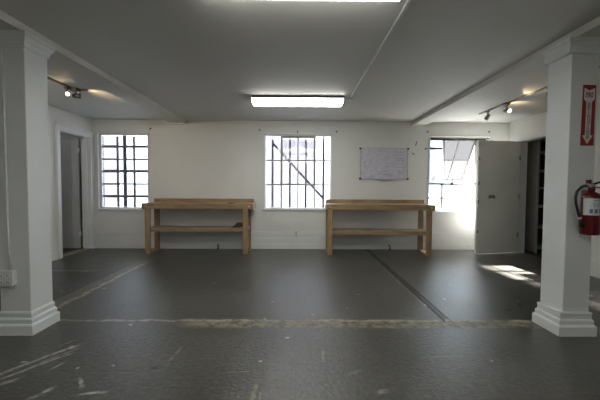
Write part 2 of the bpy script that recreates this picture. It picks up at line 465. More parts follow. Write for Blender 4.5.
tag(obj('wall_right', bm, M['wall']), 'white right wall with a doorway near the back corner', 'wall', kind='structure')
bm = BM(); box(bm, XL - ST, XR + ST, YF - 0.15, YF, 0, H)
tag(obj('wall_front', bm, M['wall']), 'white wall behind the viewer', 'wall', kind='structure')

# side rooms
bm = BM(); box(bm, LX0, XL - ST, 4.3, D + WT, -0.12, 0.0)
tag(obj('floor_side_left', bm, M['dark_floor']), 'brown floor beyond the left doorway', 'floor', kind='structure')
bm = BM(); box(bm, LX0, LX0 + 0.1, 4.3, D + WT, 0, H); box(bm, LX0 + 0.1, XL - ST, 4.3, 4.4, 0, H); box(bm, LX0 + 0.1, XL - ST, D + 0.1, D + WT, 0, H)
tag(obj('wall_side_left', bm, M['wall']), 'walls of the dark room beyond the left doorway', 'wall', kind='structure')
bm = BM(); box(bm, XR + ST, LX1, 4.3, D + WT, -0.12, 0.0)
tag(obj('floor_side_right', bm, M['dark_floor']), 'dark floor beyond the right doorway', 'floor', kind='structure')
bm = BM(); box(bm, LX1 - 0.1, LX1, 4.3, D + WT, 0, H); box(bm, XR + ST, LX1 - 0.1, 4.3, 4.4, 0, H); box(bm, XR + ST, LX1 - 0.1, D + 0.1, D + WT, 0, H)
tag(obj('wall_side_right', bm, M['wall']), 'walls of the dark storeroom beyond the right doorway', 'wall', kind='structure')

# baseboards
def base_x(bm, x0, x1, y):
    box(bm, x0, x1, y - 0.012, y, 0, 0.225, 0.003); box(bm, x0, x1, y - 0.02, y - 0.012, 0, 0.098, 0.002)
    box(bm, x0, x1, y - 0.008, y, 0.24, 0.33, 0.002)
bm = BM(); base_x(bm, XL, XR, D)
tag(obj('baseboard_back', bm, M['trim']), 'white grooved board along the foot of the back wall', 'baseboard', kind='structure')
bm = BM()
for y0, y1 in ((YF, LD[0] - 0.105),):
    box(bm, XL, XL + 0.016, y0, y1, 0, 0.19, 0.003); box(bm, XL + 0.016, XL + 0.026, y0, y1, 0, 0.12, 0.003)
tag(obj('baseboard_left', bm, M['trim']), 'white baseboard along the left wall up to the door casing', 'baseboard', kind='structure')
bm = BM()
box(bm, XR - 0.016, XR, YF, RD[0] - 0.1, 0, 0.19, 0.003); box(bm, XR - 0.026, XR - 0.016, YF, RD[0] - 0.1, 0, 0.12, 0.003)
tag(obj('baseboard_right', bm, M['trim']), 'white baseboard along the right wall behind the pillar', 'baseboard', kind='structure')

# beams with a small bearing pad on the back wall
ZB = H - 0.062
def beam(n, x0, x1, lab):
    bm = BM(); box(bm, x0, x1, YF, D, ZB, H)
    o = tag(obj('trim_%d' % n, bm, M['ceil']), lab, 'beam', kind='structure')
    bm = BM(); box(bm, x0 - 0.02, x1 + 0.02, D - 0.07, D, ZB - 0.022, ZB, 0.004)
    obj('bearing_pad', bm, M['trim'], o)
beam(1, -2.40, -2.125, 'shallow boxed beam along the ceiling above the left pillar')
beam(2, 2.19, 2.46, 'shallow boxed beam along the ceiling above the right pillar')

# columns
def column(cx, cy, lab, sh, cp):
    root = tag(empty('column', (cx, cy, 0)), lab, 'column', kind='structure')
    hx, hy, ox, oy = sh; sh = max(hx, hy)
    bm = BM(); box(bm, ox - hx, ox + hx, oy - hy, oy + hy, 0.10, 2.35)
    es = [e for e in bm.edges if abs(e.verts[0].co.z - e.verts[1].co.z) > 1]
    bmesh.ops.bevel(bm, geom=es, offset=0.004, segments=1, affect='EDGES')
    obj('shaft', bm, M['column'], root)
    bm = BM(); square_profile(bm, 0, 0, [(0.155, 0), (0.155, 0.074), (0.148, 0.086), (0.141, 0.09), (0.141, 0.122), (0.135, 0.132), (0.130, 0.136), (0.130, 0.168), (sh + 0.006, 0.178), (sh + 0.0005, 0.188)])
    obj('plinth', bm, M['column'], root)
    bm = BM(); square_profile(bm, 0, 0, [(sh + 0.0005, 2.272), (sh + 0.008, 2.278), (sh + 0.008, 2.290), (sh + 0.012, 2.293), (sh + 0.014, 2.310), (cp - 0.018, 2.328), (cp - 0.008, 2.348), (cp - 0.007, 2.358), (cp, 2.360), (cp, ZB)])
    obj('capital', bm, M['column'], root)
    return root
CRX, CRY = 2.1286 + 0.155, 2.6326 + 0.155
CLX, CLY = -2.1005 - 0.155, 2.6352 + 0.155
column(CLX, CLY, 'square white pillar with moulded base at the left edge', (0.121, 0.121, 0, 0), 0.164)
column(CRX, CRY, 'square white pillar with moulded base carrying the fire extinguisher', (0.109, 0.128, 0.014, 0.019), 0.148)
FR, FLf = CRY - 0.109, CLY - 0.121    # front faces of the shafts

# ------------------------------------------------------------------ windows
def window(n, W, lab):
    x0, x1, z0, z1 = W
    o = tag(empty('window_%d' % n, ((x0 + x1) / 2, D, z0)), lab, 'window', kind='structure')
    return o
def rel(root, bm):
    bmesh.ops.translate(bm, verts=bm.verts[:], vec=-Vector(root.location)); return bm

YP = D + 0.075      # pane plane
def frame(root, W, w=0.03, mat='trim'):
    x0, x1, z0, z1 = W
    bm = BM()
    y0, y1 = D + 0.045, D + 0.11
    box(bm, x0, x0 + w, y0, y1, z0, z1, 0.003); box(bm, x1 - w, x1, y0, y1, z0, z1, 0.003)
    box(bm, x0 + w, x1 - w, y0, y1, z0, z0 + w, 0.003); box(bm, x0 + w, x1 - w, y0, y1, z1 - w, z1, 0.003)
    obj('frame', rel(root, bm), M[mat], root)
    bm = BM()   # painted stop around the opening
    t = 0.022
    box(bm, x0 - t, x0, D - 0.012, D, z0, z1 + t, 0.003); box(bm, x1, x1 + t, D - 0.012, D, z0, z1 + t, 0.003)
    box(bm, x0, x1, D - 0.012, D, z1, z1 + t, 0.003)
    obj('casing', rel(root, bm), M['trim'], root)
    bm = BM(); box(bm, x0 - 0.03, x1 + 0.03, D - 0.03, D, z0 - 0.03, z0 + 0.004, 0.005); box(bm, x0, x1, D, D + 0.05, z0 - 0.001, z0 + 0.006)
    obj('sill', rel(root, bm), M['trim'], root)

def bars(root, lst, r=0.016, mat='bar', y=None):
    y = y or D + 0.30
    for p, q in lst:
        bm = BM(); dx, dz = q[0] - p[0], q[1] - p[1]; ln = math.hypot(dx, dz); a = math.atan2(dz, dx)
        mt = Matrix.Translation((p[0], y, p[1])) @ Matrix.Rotation(-a, 4, 'Y')
        box(bm, 0, ln, -0.008, 0.008, -r, r, 0.003, mat=mt)
        obj('security_or_shade_bar', rel(root, bm), M[mat], root)

# window 1 (left): 3 x 6 steel lights
w1 = window(1, WL, 'barred steel window left of the benches, three panes by six')
frame(w1, WL, 0.032, 'trim')
gx = [-3.74, -3.446, -3.132, -2.873]; gz = [0.792, 1.000, 1.235, 1.470, 1.710, 1.945, 2.15]
bm = BM()
for x in gx[1:3]: box(bm, x - 0.017, x + 0.017, YP - 0.02, YP + 0.02, gz[0], gz[-1], 0.002)
for z in gz[1:-1]: box(bm, gx[0], gx[-1], YP - 0.018, YP + 0.018, z - 0.016, z + 0.016, 0.002)
obj('glazing_grid', rel(w1, bm), M['steel_frame'], w1)
bm = BM(); box(bm, gx[0], gx[1], YP - 0.002, YP + 0.002, gz[0], gz[-1]); obj('grimy_pane', rel(w1, bm), M['glass_dirty'], w1)
bm = BM(); box(bm, gx[1], gx[-1], YP - 0.002, YP + 0.002, gz[0], gz[-1]); obj('pane', rel(w1, bm), M['glass'], w1)
k = (D + 0.30) / D   # bars stand outside the glass
bars(w1, [((-3.85, 1.2 + (z - 1.2) * k), (-2.75, 1.2 + (z - 1.2) * k)) for z in (1.000, 1.482, 1.945)], 0.026)
bars(w1, [((-3.285 * k, 0.6), (-3.285 * k, 2.35))], 0.036, y=D + 0.32)

# window 2 (middle): 4 x 3 lights with a hopper sash in the middle
w2 = window(2, WM, 'steel window in the middle, with a diagonal brace outside')
frame(w2, WM, 0.02, 'trim')
gx = [-0.595, -0.296, 0.021, 0.343, 0.638]; gz = [0.797, 1.242, 1.707, 2.17]
bm = BM()
box(bm, gx[1] - 0.012, gx[1] + 0.012, YP - 0.02, YP + 0.02, gz[0], gz[1], 0.002)
box(bm, gx[2] - 0.011, gx[2] + 0.011, YP - 0.02, YP + 0.02, gz[0], gz[1], 0.002)
box(bm, gx[3] - 0.012, gx[3] + 0.012, YP - 0.02, YP + 0.02, gz[0], gz[1], 0.002)
for z in gz[1:3]:
    box(bm, gx[0], gx[1], YP - 0.018, YP + 0.018, z - 0.011, z + 0.011, 0.002); box(bm, gx[3], gx[4], YP - 0.018, YP + 0.018, z - 0.011, z + 0.011, 0.002)
obj('glazing_grid', rel(w2, bm), M['olive'], w2)
bm = BM()
w = 0.02
for a, b_ in ((gx[1] - w, gx[1] + w), (gx[3] - w, gx[3] + w)): box(bm, a, b_, YP - 0.03, YP + 0.02, gz[1] - w, gz[3], 0.003)
for z in (gz[1], gz[3] - 0.012): box(bm, gx[1] + w, gx[3] - w, YP - 0.03, YP + 0.02, z - w * 0.8, z + w * 0.8, 0.003)
box(bm, gx[2] - 0.011, gx[2] + 0.011, YP - 0.025, YP + 0.02, gz[1], gz[3], 0.002)
box(bm, gx[1], gx[3], YP - 0.02, YP + 0.018, gz[2] - 0.011, gz[2] + 0.011, 0.002)
box(bm, gx[2] - 0.02, gx[2] + 0.02, YP - 0.05, YP - 0.03, gz[3] - 0.04, gz[3] - 0.005, 0.003)
sash2 = obj('hopper_sash', rel(w2, bm), M['olive'], w2)
bm = BM(); box(bm, gx[1], gx[3], YP - 0.002, YP + 0.002, gz[2], gz[3]); obj('frosted_pane', rel(w2, bm), M['glass_frost'], sash2)
bm = BM(); box(bm, gx[1], gx[3], YP - 0.002, YP + 0.002, gz[1], gz[2]); obj('grimy_pane', rel(w2, bm), M['glass_dirty'], sash2)
bm = BM(); box(bm, gx[0], gx[1], YP - 0.002, YP + 0.002, gz[0], gz[3]); obj('grimy_pane', rel(w2, bm), M['glass_dirty'], w2)
bm = BM(); box(bm, gx[3], gx[4], YP - 0.002, YP + 0.002, gz[0], gz[3]); box(bm, gx[1], gx[3], YP - 0.002, YP + 0.002, gz[0], gz[1]); obj('pane', rel(w2, bm), M['glass_mid'], w2)
bars(w2, [((x * k, 0.6), (x * k, 2.4)) for x in (-0.465, -0.132, 0.172, 0.510)], 0.021)
bars(w2, [((-0.48 * k, 1.2 + 0.85 * k), (0.50 * k, 1.2 - 0.21 * k))], 0.022, y=D + 0.34)

# window 3 (right): fixed lights with a top-hung sash swung outwards
w3 = window(3, WR, 'steel window right of the benches with its sash swung open outwards')
frame(w3, WR, 0.025, 'steel_frame')
gz0, gz1, gzm = WR[2] + 0.03, WR[3] - 0.03, 1.27
SX0, SX1 = 2.83, 3.48
bm = BM()
box(bm, WR[0] + 0.03, WR[1] - 0.03, YP - 0.02, YP + 0.02, gzm - 0.022, gzm + 0.022, 0.002)
box(bm, SX1 - 0.014, SX1 + 0.014, YP - 0.02, YP + 0.02, gzm, gz1, 0.002)
box(bm, SX0 - 0.018, SX0 + 0.018, YP - 0.02, YP + 0.02, gz0, gzm, 0.002); box(bm, SX1 - 0.012, SX1 + 0.012, YP - 0.02, YP + 0.02, gz0, gzm, 0.002)
box(bm, WR[0] + 0.03, WR[1] - 0.03, YP - 0.012, YP + 0.012, 0.978, 1.012, 0.002)
obj('glazing_grid', rel(w3, bm), M['steel_frame'], w3)
bm = BM()
box(bm, WR[0] + 0.03, WR[1] - 0.03, YP - 0.002, YP + 0.002, gz0, gzm)
box(bm, SX1, WR[1] - 0.03, YP - 0.002, YP + 0.002, gzm, gz1)
obj('pane', rel(w3, bm), M['glass'], w3)
bm = BM(); bm.faces.new([bm.verts.new(v) for v in ((WR[0] + 0.025, YP, gzm), (SX0 + 0.04, YP, gzm), (SX0 + 0.04, YP, gz1), (WR[0] + 0.025, YP, gz1))])
obj('dusty_sun_filter', rel(w3, bm), M['glass_sun_filter'], w3)  # pane made dense to keep a sun streak off the floor
# sash in its own frame: local x across, local -z down the sash, turned about its top edge
ang = math.atan2(0.48, 0.80)
mt = Matrix.Translation((0, YP, gz1 - 0.01)) @ Matrix.Rotation(ang, 4, 'X')
ln = 0.93; w = 0.016
bm = BM()
for a, b_ in ((SX0, SX0 + 2 * w), (SX1 - 2 * w, SX1), ((SX0 + SX1) / 2 - 0.011, (SX0 + SX1) / 2 + 0.011)): box(bm, a, b_, -0.014, 0.014, -ln, 0, 0.003, mat=mt)
for z in (-2 * w, -0.46, -ln): box(bm, SX0, SX1, -0.012, 0.012, z, z + (2 * w if z != -0.46 else 0.022), 0.003, mat=mt)
sash3 = obj('open_sash', rel(w3, bm), M['dark_sash'], w3)
bm = BM(); bm.faces.new([bm.verts.new(mt @ Vector(v)) for v in ((SX0 + w, 0, -0.46), (SX1 - w, 0, -0.46), (SX1 - w, 0, -w), (SX0 + w, 0, -w))]); obj('frosted_pane', rel(w3, bm), M['glass_wired'], sash3)
bm = BM(); bm.faces.new([bm.verts.new(mt @ Vector(v)) for v in ((SX0 + w, 0, -ln + w), (SX1 - w, 0, -ln + w), (SX1 - w, 0, -0.46), (SX0 + w, 0, -0.46))]); obj('grimy_pane', rel(w3, bm), M['glass_wired_light'], sash3)
bm = BM(); tube(bm, [(SX0 + 0.005, YP - 0.01, 1.45), (SX0 - 0.03, YP - 0.03, 1.75)], 0.007); tube(bm, [(SX0 - 0.03, YP - 0.03, 1.75), (SX0 + 0.0, YP + 0.2, 1.66)], 0.007)
obj('stay_arm', rel(w3, bm), M['metal'], w3)
bm = BM(); box(bm, 2.995, 3.025, YP - 0.06, YP - 0.02, 1.235, 1.315, 0.004); tube(bm, [(3.01, YP - 0.05, 1.30), (3.01, YP - 0.07, 1.36)], 0.008)
obj('latch', rel(w3, bm), M['black'], w3)
bm = BM(); box(bm, 3.05, 3.095, YP - 0.05, YP - 0.02, 1.245, 1.29, 0.004); obj('keeper', rel(w3, bm), M['pine'], w3)
bars(w3, [((2.56, 1.955), (2.82, 1.955)), ((2.56, 2.135), (3.66, 2.135))], 0.020, y=D + 0.060)  # long top one is a dark strip standing in for the shaded frame head

# ------------------------------------------------------------------ doors
d1 = tag(empty('door_1', (XL, LD[1], 0)), 'grey door standing open into the dark room on the left', 'door', kind='structure')
bm = BM(); t = 0.022; cw = 0.095
for a, b_ in ((LD[0] - cw, LD[0]), (LD[1], LD[1] + 0.09)):
    box(bm, XL, XL + t, a, b_, 0, LD[3], 0.004); box(bm, XL + t, XL + t + 0.012, a + (0 if a < LD[0] - 0.01 else 0.055), a + (0.035 if a < LD[0] - 0.01 else 0.09), 0, LD[3] + 0.04, 0.004)
box(bm, XL, XL + t, LD[0] - cw, LD[1] + 0.09, LD[3], LD[3] + cw, 0.004); box(bm, XL + t, XL + t + 0.014, LD[0] - cw, LD[1] + 0.09, LD[3] + 0.06, LD[3] + cw + 0.012, 0.004)
obj('casing', rel(d1, bm), M['trim'], d1)
bm = BM()
box(bm, XL - ST, XL, LD[0], LD[0] + 0.012, 0, LD[3]); box(bm, XL - ST, XL, LD[1] - 0.012, LD[1], 0, LD[3]); box(bm, XL - ST, XL, LD[0] + 0.012, LD[1] - 0.012, LD[3] - 0.012, LD[3])
box(bm, XL - 0.075, XL - 0.035, LD[1] - 0.028, LD[1] - 0.012, 0, LD[3] - 0.012, 0.003)
obj('jamb', rel(d1, bm), M['trim'], d1)
bm = BM(); box(bm, XL - ST - 0.02, XL + 0.02, LD[0], LD[1], 0, 0.016, 0.005)
obj('threshold', rel(d1, bm), M['threshold'], d1)
bm = BM(); lx1 = XL - ST - 0.035; lx0 = lx1 - 0.78; ly = LD[1] - 0.03
box(bm, lx0, lx1, ly - 0.02, ly + 0.018, 0.02, LD[3] - 0.02, 0.003)
for z0, z1 in ((0.22, 0.95), (1.08, 1.95)):   # sunk-looking raised panels
    box(bm, lx0 + 0.11, lx1 - 0.11, ly - 0.024, ly - 0.018, z0, z1, 0.004)
leaf1 = obj('leaf', rel(d1, bm), M['door'], d1)
for z in (0.3, 1.85):
    bm = BM(); tube(bm, [(lx1 + 0.006, ly - 0.022, z - 0.045), (lx1 + 0.006, ly - 0.022, z + 0.045)], 0.008); box(bm, lx1, lx1 + 0.036, ly - 0.024, ly - 0.02, z - 0.045, z + 0.045)
    obj('hinge', rel(d1, bm), M['trim'], leaf1)
bm = BM(); tube(bm, [(lx0 + 0.07, ly - 0.02, 1.0), (lx0 + 0.07, ly - 0.055, 1.0)], 0.012); lathe(bm, [(0, 0), (0.026, 0.004), (0.03, 0.02), (0.02, 0.035), (0, 0.038)], 16, Matrix.Translation((lx0 + 0.07, ly - 0.05, 1.0)) @ Matrix.Rotation(PI / 2, 4, 'X'))
obj('knob', rel(d1, bm), M['metal'], leaf1)

# right door: wide slab swung back in front of the window
hx, hy = XR - 0.012, RD[1] - 0.005
a2 = math.atan2(-0.145, 3.21 - hx)
d2 = tag(empty('door_2', (XR, hy, 0)), 'pale grey slab door swung open in front of the right window', 'door', kind='structure')
mt = Matrix.Translation((hx, hy, 0)) @ Matrix.Rotation(a2, 4, 'Z')     # local +x runs along the leaf to its free edge
dw = 0.858
bm = BM(); box(bm, 0.0, dw, -0.005, 0.038, 0.022, 2.045, 0.003, mat=mt)
leaf2 = obj('leaf', rel(d2, bm), M['door_light'], d2)
bm = BM(); box(bm, dw - 0.058, dw + 0.002, 0.036, 0.046, 0.024, 2.043, 0.003, mat=mt); obj('edge_strip', rel(d2, bm), M['door_light'], leaf2)
for z in (0.42, 0.95, 1.28, 1.72):
    bm = BM(); box(bm, dw - 0.03, dw - 0.004, 0.044, 0.052, z - 0.03, z + 0.03, 0.003, mat=mt); tube(bm, [mt @ Vector((dw, 0.05, z - 0.035)), mt @ Vector((dw, 0.05, z + 0.035))], 0.008)
    obj('strap_plate', rel(d2, bm), M['track_grey'], leaf2)
for z in (0.35, 1.05, 1.75):
    bm = BM(); tube(bm, [mt @ Vector((0.006, 0.044, z - 0.045)), mt @ Vector((0.006, 0.044, z + 0.045))], 0.009); box(bm, 0.006, 0.026, 0.037, 0.041, z - 0.03, z + 0.03, 0.001, mat=mt)
    obj('hinge', rel(d2, bm), M['track_grey'], leaf2)
bm = BM(); box(bm, dw - 0.355, dw - 0.225, 0.036, 0.041, 1.01, 1.075, 0.002, mat=mt)
tube(bm, [mt @ Vector((dw - 0.35 + 0.12 * q / 8, 0.044 + 0.022 * math.sin(PI * q / 8), 1.02 + 0.03 * math.sin(PI * q / 8))) for q in range(9)], 0.009)
obj('pull_handle', rel(d2, bm), M['track_grey'], leaf2)
bm = BM(); t = 0.02
for a, b_ in ((RD[0] - 0.09, RD[0]), (RD[1], RD[1] + 0.09)): box(bm, XR - t, XR, a, b_, 0, RD[3], 0.004)
box(bm, XR - t, XR, RD[0] - 0.09, RD[1] + 0.09, RD[3], RD[3] + 0.085, 0.004)
obj('casing', rel(d2, bm), M['trim'], d2)
bm = BM()
box(bm, XR, XR + ST, RD[0], RD[0] + 0.012, 0, RD[3]); box(bm, XR, XR + ST, RD[1] - 0.012, RD[1], 0, RD[3]); box(bm, XR, XR + ST, RD[0] + 0.012, RD[1] - 0.012, RD[3] - 0.012, RD[3])
obj('jamb', rel(d2, bm), M['trim'], d2)

# storeroom shelving seen through the right doorway
sh = tag(empty('shelving_unit', (4.92, 6.25, 0)), 'dark open shelving inside the storeroom beyond the right doorway', 'shelving')
x0, x1 = -0.52, 0.52
for z in (0.10, 0.48, 0.86, 1.20, 1.52, 1.86, 2.12):
    bm = BM(); box(bm, x0 + 0.03, x1 - 0.03, -0.20, 0.2, z - 0.018, z + 0.018, 0.003); obj('shelf', bm, M['shelf_metal'], sh)
for sx in (x0, x1 - 0.03):
    for sy in (-0.2, 0.17):
        bm = BM(); box(bm, sx, sx + 0.03, sy, sy + 0.03, 0, 2.2, 0.003); obj('post', bm, M['shelf_metal'], sh)
bm = BM(); box(bm, x0 - 0.008, x0 - 0.001, -0.19, 0.2, 0.02, 2.19); obj('side_panel', bm, M['shelf_metal'], sh)
bm = BM(); box(bm, x0 + 0.03, x1 - 0.03, 0.2, 0.206, 0.05, 2.18); obj('back_panel', bm, M['slot'], sh)

# ------------------------------------------------------------------ workbenches (local: x along, y = 0 front, z up)
def workbench(name, x0, y0, rz, ln, dep, legs, zs, lab, back, mirror):
    r = tag(empty(name, (x0, y0, 0), rz), lab, 'workbench', 'timber workbenches under the windows')
    zt = 0.897
    bm = BM(); box(bm, 0, ln, 0, 0.038, zt - 0.095, zt - 0.002, 0.003); ap = obj('front_rail', bm, M['pine'], r)
    bm = BM(); box(bm, 0.0, ln, 0.039, dep - 0.04, zt - 0.022, zt, 0.002); obj('tabletop', bm, M['ply'], r)
    bm = BM(); box(bm, back[0], back[1], dep - 0.039, dep, zt - 0.09, 0.968, 0.003); obj('back_board', bm, M['pine'], r)
    for a in (0.001, ln - 0.039):
        bm = BM(); box(bm, a, a + 0.038, 0.04, dep - 0.04, zt - 0.115, zt - 0.023, 0.003); obj('end_rail', bm, M['pine_y'], r)
    la, lb = legs
    for a in (la, lb):
        bm = BM(); box(bm, a, a + 0.092, 0.002, 0.04, 0, zt - 0.096, 0.003); obj('leg', bm, M['pine_z'], r)
        bm = BM(); box(bm, a, a + 0.092, dep - 0.078, dep - 0.04, 0, zt - 0.09, 0.003); obj('leg', bm, M['pine_z'], r)
        bm = BM(); box(bm, a + 0.002, a + 0.09, 0.041, dep - 0.079, 0.001, 0.038, 0.003); obj('foot_rail', bm, M['pine_y'], r)
        bm = BM(); box(bm, a + 0.04, a + 0.078, 0.041, dep - 0.079, zs - 0.072, zs - 0.014, 0.003); obj('shelf_bearer', bm, M['pine_y'], r)
    bm = BM(); box(bm, la + 0.02, lb + 0.07, 0.041, 0.078, zs - 0.068, zs - 0.001, 0.003)
    # keep clear of the bearers: sits just in front of the shelf
    sf = obj('shelf_rail', bm, M['pine'], r)
    bm = BM(); box(bm, la + 0.01, lb + 0.08, 0.079, dep - 0.08, zs - 0.013, zs, 0.002); obj('shelf', bm, M['ply'], r)
    for a in (0.07, ln - 0.07):
        bm = BM(); lathe(bm, [(0.0, 0.012), (0.008, 0.011), (0.011, 0.006), (0.018, 0.004), (0.018, 0), (0, 0)], 12, Matrix.Translation((a, 0.0, zt - 0.05)) @ Matrix.Rotation(PI / 2, 4, 'X'))
        obj('bolt', bm, M['metal'], ap)
    return r
workbench('workbench', -2.722, 5.858, 0.0, 1.954, 0.47, (0.055, 1.772), 0.462, 'pale timber workbench left of the middle window', (0.04, 1.91), 0)
workbench('workbench', 0.517, 5.80, -0.033, 1.893, 0.52, (0.022, 1.745), 0.428, 'pale timber workbench under the whiteboard', (0.02, 1.86), 1)

# things lying on the benches
bm = BM()
for q in range(5):
    a = q / 4.0
    box(bm, -0.10 + 0.02 * q, 0.05 + 0.03 * q, -0.03 + 0.012 * q, -0.012 + 0.012 * q, 0.0 + 0.015 * q, 0.018 + 0.018 * q, 0.002, mat=Matrix.Rotation(0.15 * q - 0.3, 4, 'Z'))
tag(obj('wood_offcut', bm, M['darkwood'], loc=(-1.05, 5.955, 0.4635)), 'dark splintered wood offcut on the shelf of the left bench', 'wood scrap')
bm = BM(); box(bm, -0.045, 0.045, -0.012, 0.012, 0, 0.014, 0.003); box(bm, 0.045, 0.075, -0.007, 0.007, 0.003, 0.010, 0.002)
tag(obj('chisel', bm, M['slot'], loc=(-1.17, 5.95, 0.8975)), 'small dark hand tool lying on the left bench top', 'tool')

# ------------------------------------------------------------------ whiteboard
wb = tag(empty('whiteboard', (1.67, D, 1.35), 0), 'scribbled whiteboard in a thin metal frame above the right bench', 'whiteboard')
hw, hh = 0.458, 0.600
pb = BM(); box(pb, -hw, hw, -0.016, -0.002, 0, hh)
bm = BM(); t = 0.013
for a in (-hw, hw - t): box(bm, a, a + t, -0.024, -0.001, 0, hh, 0.002)
for z in (0, hh - t): box(bm, -hw + t, hw - t, -0.024, -0.001, z, z + t, 0.002)
obj('frame', bm, M['fixture'], wb)
for sx in (-1, 1):
    for z in (0.012, hh - 0.012):
        bm = BM(); box(bm, sx * hw - 0.017, sx * hw + 0.017, -0.03, 0, z - 0.017, z + 0.017, 0.006); obj('corner_cap', bm, M['black'], wb)
bm = BM(); box(bm, -0.14, 0.14, -0.06, -0.024, -0.006, 0.002, 0.002); box(bm, -0.14, 0.14, -0.063, -0.058, -0.006, 0.012, 0.001); obj('marker_tray', bm, M['fixture'], wb)
def scribble(bm, x, z, w_, hgt, n, mi=1):
    """a loose pen line, flat on the board"""
    pts = []
    for i in range(n + 1):
        pts.append(Vector((x + w_ * i / n, -0.0168, z + hgt * (random.random() - 0.5))))
    for p, q in zip(pts, pts[1:]):
        d = (q - p); nrm = Vector((-d.z, 0, d.x)); nrm.normalize(); nrm *= 0.0035
        bm.faces.new([bm.verts.new(v) for v in (p - nrm, q - nrm, q + nrm, p + nrm)]).material_index = mi
for x, z, w_, n in ((0.15, 0.53, 0.26, 13), (0.16, 0.47, 0.24, 12), (0.20, 0.41, 0.22, 12), (0.22, 0.36, 0.20, 10), (0.03, 0.31, 0.16, 9), (0.02, 0.25, 0.1, 6), (0.24, 0.30, 0.2, 10), (-0.12, 0.15, 0.22, 12), (-0.16, 0.10, 0.2, 10), (0.25, 0.17, 0.14, 8), (0.28, 0.12, 0.1, 5), (-0.38, 0.05, 0.2, 9)):
    scribble(pb, x, z, w_, 0.03, n)
scribble(pb, 0.2, 0.235, 0.22, 0.004, 6)
for x, z, w_, n in ((-0.42, 0.27, 0.08, 6), (-0.40, 0.31, 0.05, 4), (0.0, 0.11, 0.17, 9), (0.05, 0.06, 0.12, 6), (0.29, 0.46, 0.04, 3), (0.30, 0.40, 0.04, 3), (-0.02, 0.17, 0.08, 5)):
    scribble(pb, x, z, w_, 0.035, n, 2)
obj('panel', pb, [M['board'], M['ink_purple'], M['ink_red']], wb)

# ------------------------------------------------------------------ small things on the back wall
def tape(name, loc, w_, h_, rot, lab):
    bm = BM(); box(bm, -w_ / 2, w_ / 2, -0.004, 0.0, -h_ / 2, h_ / 2, 0.001, mat=Matrix.Rotation(rot, 4, 'Y'))
    tag(obj(name, bm, M['tape'], loc=loc), lab, 'tape', 'tape scraps beside the whiteboard')
tape('tape_scrap', (2.285, D, 2.04), 0.018, 0.09, 0.25, 'upper dark tape scrap on the wall right of the whiteboard')
tape('tape_scrap', (2.235, D, 1.845), 0.06, 0.018, 0.3, 'lower dark tape scrap on the wall right of the whiteboard')
tape('tape_scrap', (2.475, D, 1.945), 0.055, 0.026, -0.5, 'dark tape scrap beside the right window frame')
def hook(x, z, lab):
    r = tag(empty('wall_hook', (x, D, z)), lab, 'hook', 'small hooks above the windows')
    bm = BM(); lathe(bm, [(0, 0), (0.016, 0), (0.014, 0.005), (0, 0.006)], 12, Matrix.Rotation(PI / 2, 4, 'X')); obj('plate', bm, M['bronze'], r)
    bm = BM(); tube(bm, [(0, -0.004, 0), (0, -0.025, 0), (0, -0.034, -0.008), (0, -0.034, -0.02), (0, -0.026, -0.026)], 0.005, 8); obj('prong', bm, M['bronze'], r)
hook(-0.71, 2.277, 'small dark hook above the left corner of the middle window')
hook(0.012, 2.25, 'small dark hook above the centre of the middle window')
hook(0.757, 2.26, 'small dark hook above the right corner of the middle window')
hook(-2.783, 2.29, 'small dark hook above the right corner of the left window')
hook(2.498, 2.268, 'small dark hook above the left corner of the right window')
hook(3.68, 2.277, 'small dark hook above the open grey slab door')

wo = tag(empty('wall_outlet', (-0.005, D - 0.008, 0.30)), 'small white wall outlet below the middle window', 'outlet')
bm = BM(); box(bm, -0.036, 0.036, -0.008, 0.0, -0.058, 0.058, 0.003); obj('cover_plate', bm, M['plastic'], wo)
for z in (-0.024, 0.024):
    bm = BM(); box(bm, -0.017, 0.017, -0.0105, -0.008, z - 0.015, z + 0.015, 0.004); obj('socket', bm, M['track_grey'], wo)
def stub(x, lean, lab):
    bm = BM(); tube(bm, [(0, 0, 0.0), (0, 0, 0.05), (lean, 0.01, 0.10)], 0.011); lathe(bm, [(0, 0), (0.022, 0), (0.02, 0.012), (0.012, 0.015), (0, 0.015)], 14)
    tag(obj('pipe_stub', bm, M['black'], loc=(x, D - 0.05, 0)), lab, 'pipe', 'pipe stubs along the back wall')
stub(-1.50, 0.0, 'short dark pipe stub at the wall behind the left bench')
stub(1.80, -0.02, 'short dark pipe stub at the wall behind the right bench')

